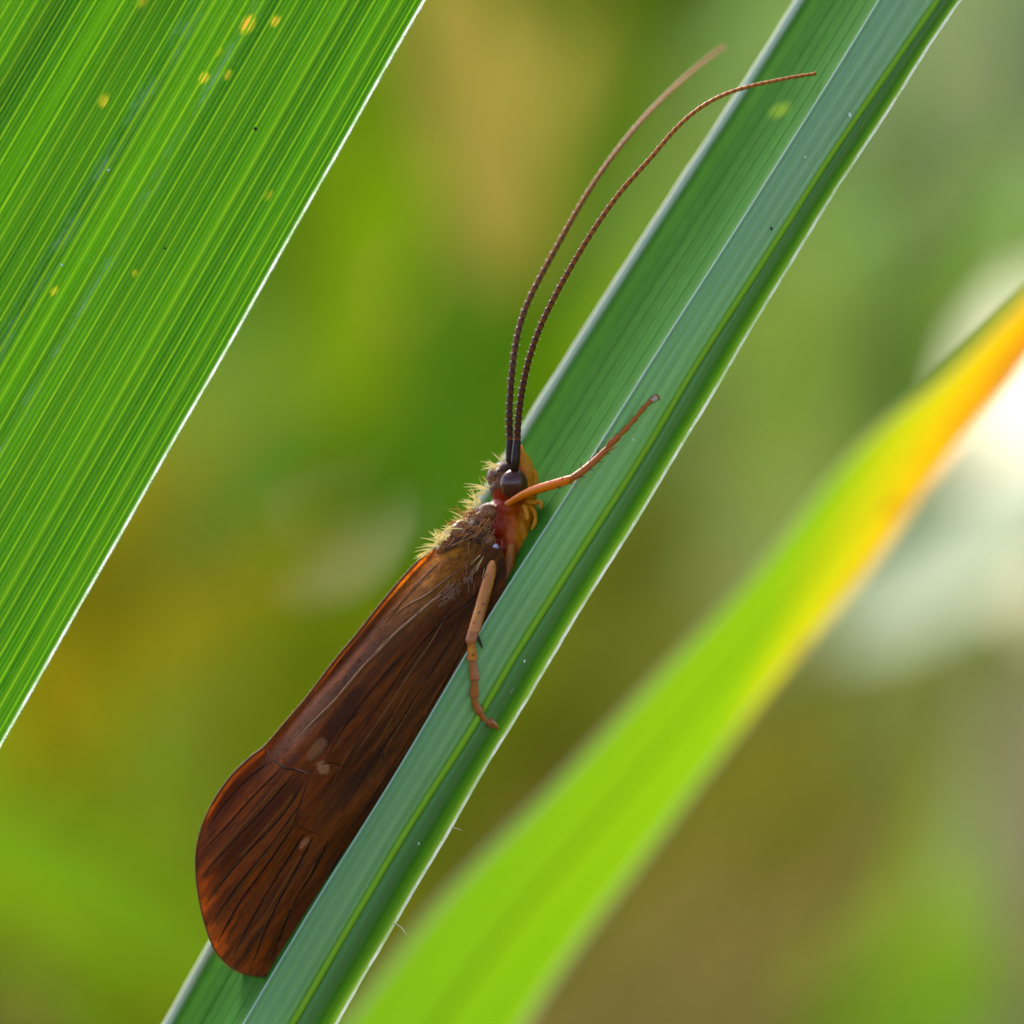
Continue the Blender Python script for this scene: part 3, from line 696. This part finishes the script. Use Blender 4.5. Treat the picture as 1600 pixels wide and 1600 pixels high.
M_wvo = NT('amber_wing_cell').leaf((.24, .058, .005), (.4, .10, .01), .3, .5, .1)
for pts in ([(447, 1215), (405, 1262), (350, 1325), (316, 1368)], [(466, 1232), (430, 1278), (375, 1340), (322, 1400)], [(470, 1262), (435, 1308), (385, 1372), (334, 1440)], [(464, 1300), (432, 1350), (384, 1415), (350, 1472)],
            [(482, 1318), (450, 1372), (410, 1440), (378, 1498)], [(500, 1330), (474, 1385), (440, 1445), (408, 1505)], [(560, 1150), (535, 1195), (505, 1250), (485, 1290)], [(655, 1050), (620, 1110), (580, 1180), (545, 1240)],
            [(690, 1020), (655, 1085), (615, 1150), (580, 1215), (550, 1270)], [(708, 1040), (670, 1105), (630, 1175), (590, 1245)], [(620, 985), (580, 1030), (535, 1085), (490, 1135)], [(660, 905), (630, 940), (598, 980)]):
    wvein(pts, .040, M_wvo)
for pts in ([(540, 1200), (520, 1192), (500, 1196)], [(600, 1178), (588, 1190)]):
    wvein(pts, .012, M_wv)
# anastomosis and apical fan
wvein([(425, 1185), (445, 1200), (462, 1203), (484, 1212)], .015, M_wv)
wvein([(484, 1212), (474, 1240), (462, 1284), (478, 1296), (492, 1302), (516, 1306)], .011, M_wv)
wvein([(455, 1202), (470, 1204), (484, 1211)], .009, NT('silver_wing_fold').solid((.24, .13, .08), .45, .3))
wvein([(416, 1166), (420, 1178), (416, 1188)], .014, M_wvp)
for pts in ([(425, 1188), (390, 1215), (350, 1258), (322, 1300)], [(440, 1200), (400, 1240), (355, 1290), (313, 1335)], [(462, 1206), (420, 1255), (365, 1315), (312, 1372)],
            [(474, 1225), (440, 1275), (380, 1340), (320, 1412)], [(468, 1258), (430, 1312), (375, 1380), (328, 1445)], [(462, 1286), (425, 1340), (375, 1410), (338, 1475)],
            [(478, 1298), (445, 1350), (400, 1425), (360, 1503)], [(492, 1303), (462, 1360), (425, 1430), (390, 1515)], [(516, 1307), (490, 1360), (455, 1420), (418, 1515)], [(540, 1320), (510, 1375), (480, 1425), (445, 1490)]):
    wvein(pts, .021, M_wv)
# rolled outer rim
rim = MB(); S = catmull(DORS, 160)
rim.sweep([P(x, y, wing_y(x, y)) for x, y in S], [.020 if i < 90 else .013 for i in range(160)], 6); rim.build('wing_margin', M_wvm, fw)

# fine hairs lying on the wing
M_fuzz = NT('wing_hair').leaf((.11, .042, .015), (.3, .12, .03), .4, .45, .4)
random.seed(9); hz = MB()
for i in range(2000):
    t = random.random() ** 1.2; j = random.random(); p, r = Dc[int(t * 118)], Cc[int(t * 118)]
    px, py = lerp(p[0], r[0], j), lerp(p[1], r[1], j)
    d = Vector((da.x, 0, -da.y)) + Vector((random.gauss(0, .3), -random.uniform(.1, .5), random.gauss(0, .3)))
    hz.hair(P(px, py, wing_y(px, py)), d, random.uniform(.05, .13) * (1.25 - t * .6), .0035, (0, .2, 0), n=3)
h_ = hz.build('wing_hair', M_fuzz, fw); h_['kind'] = 'stuff'
hz = MB()
for i in range(200):
    f = random.random() ** 1.1; x, y = S[int(f * 72)]
    hz.hair(P(x, y, wing_y(x, y)), Vector((-.8, random.uniform(-.5, .3), .25)) + Vector((random.gauss(0, .2), 0, random.gauss(-.4, .3))), random.uniform(.03, .07), .005, n=3)
h_ = hz.build('wing_fringe', NT('golden_hair').leaf((.70, .46, .16), (.85, .6, .25), .5, .35, .6), fw); h_['kind'] = 'stuff'
M_gold = NT('rusty_hair').leaf((.58, .25, .06), (.75, .36, .07), .4, .4, .4); M_blond = NT('blond_hair').leaf((.97, .84, .42), (1.0, .90, .46), .5, .3, .7)

# long hairs of head and thorax, in tufts
hz = MB(); hb = MB()
def tuft(mb_, px, py, n, ang, L, spread=25, dep=(.2, .9), jit=6, r=.014):
    for i in range(n):
        a = math.radians(ang + random.gauss(0, spread)); d = Vector((math.cos(a), random.uniform(-.5, .2), math.sin(a)))
        mb_.hair(P(px + random.gauss(0, jit), py + random.gauss(0, jit), random.uniform(*dep)), d, L * random.uniform(.6, 1.15), r * random.uniform(.7, 1.2), (random.gauss(0, .15), 0, -.12), n=4)
random.seed(14)
for px, py, n, a, L in ((777, 727, 9, 168, .26), (774, 733, 6, 150, .2), (759, 765, 9, 172, .30), (757, 770, 6, 190, .24), (747, 784, 8, 140, .28), (745, 789, 7, 178, .26), (738, 800, 7, 160, .24), (742, 794, 5, 115, .2),
                       (728, 815, 7, 150, .24), (718, 825, 7, 165, .24), (708, 833, 8, 145, .26), (698, 841, 8, 160, .24), (690, 848, 8, 128, .28), (682, 855, 10, 172, .28), (674, 861, 9, 185, .26), (668, 866, 7, 200, .22)):
    tuft(hb, px, py, max(4, int(n * .75)), a, L * 1.08, 15, (.12, .6), 2.0, .016)
tuft(hz, 740, 803, 22, 185, .24, 30, (.1, .7), 6); tuft(hz, 728, 818, 30, 175, .24, 35, (.1, .8), 8)
tuft(hz, 745, 832, 34, 215, .24, 22, (-.02, .10), 14, .009); tuft(hz, 768, 806, 18, 215, .18, 35, (.1, .22), 7, .007); tuft(hz, 778, 748, 22, 150, .13, 35, (.12, .3), 8, .006); tuft(hz, 755, 832, 18, 205, .26, 35, (-.05, .15), 12, .009)
tuft(hz, 770, 850, 14, 240, .24, 35, (-.1, .1), 9, .008); tuft(hz, 735, 845, 16, 215, .24, 30, (-.02, .2), 12, .009); tuft(hz, 712, 846, 16, 205, .2, 30, (.1, .4), 9, .009)
tuft(hb, 757, 882, 14, 245, .24, 14, (-.25, -.1), 7, .006); tuft(hz, 790, 905, 12, 260, .2, 15, (-.2, 0), 5, .007)
tuft(hb, 786, 722, 7, 120, .2, 14, (.3, .6), 2, .007); tuft(hb, 768, 752, 6, 120, .2, 25, (.2, .6), 5, .007)
for i in range(110): # silvery pad of flat hairs on the back of the thorax
    t = random.random(); px, py = lerp(728, 690, t), lerp(812, 846, t)
    hb.hair(P(px + random.gauss(0, 4), py + random.gauss(0, 4), random.uniform(.2, .6)), Vector((-.6, -.25, -.55)), random.uniform(.1, .2), .014, n=4)
h_ = hb.build('hair', M_blond, insect); h_['kind'] = 'stuff'; h_['label'] = 'pale blond hair tufts along the back'
h_ = hz.build('hair', M_gold, insect); h_['kind'] = 'stuff'; h_['label'] = 'golden brown hair of the thorax side'
hz = MB(); random.seed(31)
for k in range(70): # pinkish scale-like hairs on the wing base
    px = random.gauss(705, 9); py = 922 + (705 - px) * .6 + random.gauss(0, 8)
    hz.hair(P(px, py, wing_y(px, py) - .01), Vector((-.55, -.35, -.75)) + Vector((random.gauss(0, .2), 0, random.gauss(0, .2))), random.uniform(.08, .16), .0055, n=4)
for k in range(34):
    px = random.gauss(733, 5); py = random.gauss(898, 10)
    hz.hair(P(px, py, wing_y(px, py) - .01), Vector((-.2, -.35, -.9)), random.uniform(.07, .13), .005, n=4)
h_ = hz.build('scale_hair', NT('pinkish_hair').solid((.36, .17, .10), .5, .05), fw); h_['kind'] = 'stuff'

# legs
def leg_mat(name, a, b, sss=.35):
    nt = NT(name); f = nt.noise(nt.obj(), 7, 3)
    return nt.solid(nt.mix(f, a, b), .34, .34, nt.bump(nt.noise(nt.obj(), 30, 2), .15, .02), sss=sss, sss_r=(1, .35, .08), sss_scale=.12)
M_orange = leg_mat('orange_leg', (.70, .125, .001), (.95, .24, .002)); M_claw = leg_mat('amber_claw', (.3, .09, .02), (.4, .13, .03))
M_rust = leg_mat('rust_leg', (.36, .075, .006), (.56, .14, .008))
nt = NT('tan_leg'); f = nt.noise(nt.scale(nt.uv(), (3, 1.5, 1)), 1, 3); dots = nt.n('ShaderNodeTexVoronoi'); nt.link(nt.obj(), dots.inputs[0]); dots.inputs['Scale'].default_value = 9
M_tan = nt.solid(nt.mix(nt.step(dots.outputs['Distance'], .28, .12, 0, .8), nt.mix(nt.step(f, .3, .7), (.46, .12, .010), (.76, .26, .04)), (.06, .02, .01)), .34, .4, nt.bump(nt.noise(nt.obj(), 30, 2), .2, .02), sss=.25, sss_r=(1, .35, .08), sss_scale=.12); M_tarsus = leg_mat('brown_tarsus', (.36, .095, .018), (.52, .15, .03), .2)
M_spine = NT('black_spine').solid((.015, .008, .006), .3, .6)
def onleaf(px, py, r): return strip_depth(px, py) - r - .01
# near foreleg, over the crest
fl = limb('leg', [(792, 788, .16), (812, 776, -.10), (835, 766, -.35), (862, 758, -.62), (888, 750, -.80), (896, 747, -.82)], [.045, .062, .072, .074, .068, .05], M_orange, insect, 12, 26, .75)
tb = limb('tibia', [(890, 749, -.82), (904, 741, -.82), (925, 724, -.78), (945, 705, -.74), (950, 700, -.74)], [.052, .062, .056, .052, .045], M_rust, fl, 10, 18)
seg = [(948, 702), (966, 682), (980, 668), (993, 653), (1006, 637), (1020, 623)]
for (a, b), r in zip(zip(seg, seg[1:]), (.050, .044, .042, .040, .040)):
    m_ = ((a[0] + b[0]) / 2, (a[1] + b[1]) / 2)
    limb('tarsus_segment', [(*a, onleaf(*a, r)), (*m_, onleaf(*m_, r)), (b[0] + 1, b[1] - 1, onleaf(*b, r))], [r * .62, r * .85, r * 1.16], M_rust, fl, 9, 9)
for s_ in (-1, 1): limb('claw', [(1020, 623, onleaf(1020, 623, .04)), (1027 + s_, 619 + s_ * 2, onleaf(1026, 619, .03)), (1031, 624 + s_ * 2, onleaf(1028, 624, .0))], [.03, .02, .006], M_tarsus, fl, 6, 9)
limb('pad', [(1018, 626, onleaf(1020, 623, .05)), (1026, 621, onleaf(1026, 621, .05))], [.05, .045], NT('pale_pad').solid((.5, .35, .27), .4), fl, 8, 6)
random.seed(17)
def spines(pts, n, L, parent, name='spine'):
    for i in range(n):
        f = (i + .5) / n * (len(pts) - 1); k = int(f); p = P(*[lerp(a, b, f - k) for a, b in zip(pts[k], pts[k+1])])
        sg_ = 1 if i % 2 else -1; b = MB()
        t = (P(*pts[k+1]) - P(*pts[k])).normalized(); d = Vector((-t.z, 0, t.x)) * sg_ + t * .9 + Vector((0, -.5, 0))
        b.hair(p + Vector((-t.z, -.5, t.x)) * (.05 * sg_ if sg_ > 0 else .0) + (Vector((t.z, -.5, -t.x)) * .05 if sg_ < 0 else Vector((0, 0, 0))), d, L * random.uniform(.7, 1.2), .010, n=5); b.build(name, M_spine, parent)
spines([(842, 764, -.42), (870, 756, -.7), (893, 748, -.86)], 5, .09, fl)
spines([(900, 743, -.86), (925, 724, -.84), (948, 702, -.8)], 7, .10, fl)
limb('spur', [(946, 704, -.76), (956, 702, -.80), (964, 697, -.80)], [.022, .018, .005], M_tarsus, fl, 6, 7)
limb('spur', [(946, 704, -.76), (952, 690, -.80), (959, 684, -.80)], [.022, .018, .005], M_tarsus, fl, 6, 7)
# near middle leg
tibp = [(774, 868, -.10), (768, 890, -.26), (757, 930, -.42), (747, 965, -.56), (738, 993, -.66), (736, 1000, -.68)]
ml = limb('leg', [(800, 850, .10), (796, 880, .06), (788, 915, .0), (776, 950, -.08), (768, 972, -.14)], [.06, .10, .115, .11, .08], leg_mat('amber_femur', (.40, .085, .004), (.55, .15, .008)), insect, 12, 22)
limb('tibia', tibp, [.055, .086, .098, .098, .09, .065], M_tan, ml, 14, 30)
limb('joint', [(739, 990, -.67), (736, 1000, -.72), (737, 1008, -.74)], [.085, .088, .06], M_tarsus, ml, 10, 10)
def over(px, py, r): return strip_depth(px, py) - r - .01
seg = [(737, 1002, -.74), (738, 1030, over(752, 1030, .075)), (742, 1062, over(744, 1062, .075)), (741, 1088, over(745, 1088, .07)), (750, 1112, over(750, 1112, .065)), (769, 1131, over(769, 1131, .06))]
for i, (a, b) in enumerate(zip(seg, seg[1:])):
    r = (.078, .074, .070, .066, .062)[i]; m_ = tuple((x + y) / 2 for x, y in zip(a, b))
    if i == 3: m_ = (m_[0] - 2, m_[1] + 2, m_[2])
    if i == 4: m_ = (m_[0] - 2, m_[1] + 3, m_[2])
    limb('tarsus_segment', [a, m_, b], [r * .74, r * .92, r * 1.1], M_tan if i == 0 else M_tarsus, ml, 12, 11)
limb('pad', [(764, 1127, over(766, 1128, .07)), (774, 1134, over(774, 1134, .06))], [.065, .05], M_tarsus, ml, 10, 7)
for s_ in (-1, 1): limb('claw', [(770, 1132, over(770, 1132, .05)), (777, 1136 + s_ * 2, over(777, 1136, .03)), (779, 1141 + s_, over(779, 1141, -.005))], [.025, .016, .005], M_rust, ml, 6, 8)
spines(tibp, 11, .085, ml)
limb('spur', [(757, 955, -.35), (753, 968, -.50), (748, 982, -.60)], [.03, .035, .008], M_dkchit, ml, 7, 8)
limb('spur', [(744, 990, -.66), (750, 1004, -.72), (754, 1014, -.74)], [.026, .026, .006], M_dkchit, ml, 7, 8)
# far fore- and middle legs on the hidden face of the leaf, hind leg tucked under the wing
limb('leg', [(800, 800, .95), (835, 790, 1.1), (862, 800, 1.0)], [.06, .08, .05], M_orange, insect, 10, 12)
limb('leg', [(775, 880, .95), (775, 930, 1.2), (752, 985, .9)], [.06, .09, .05], M_tan, insect, 10, 12)
limb('leg', [(740, 930, .3), (690, 1040, .45), (640, 1140, .35)], [.07, .10, .06], M_tan, insect, 10, 14)
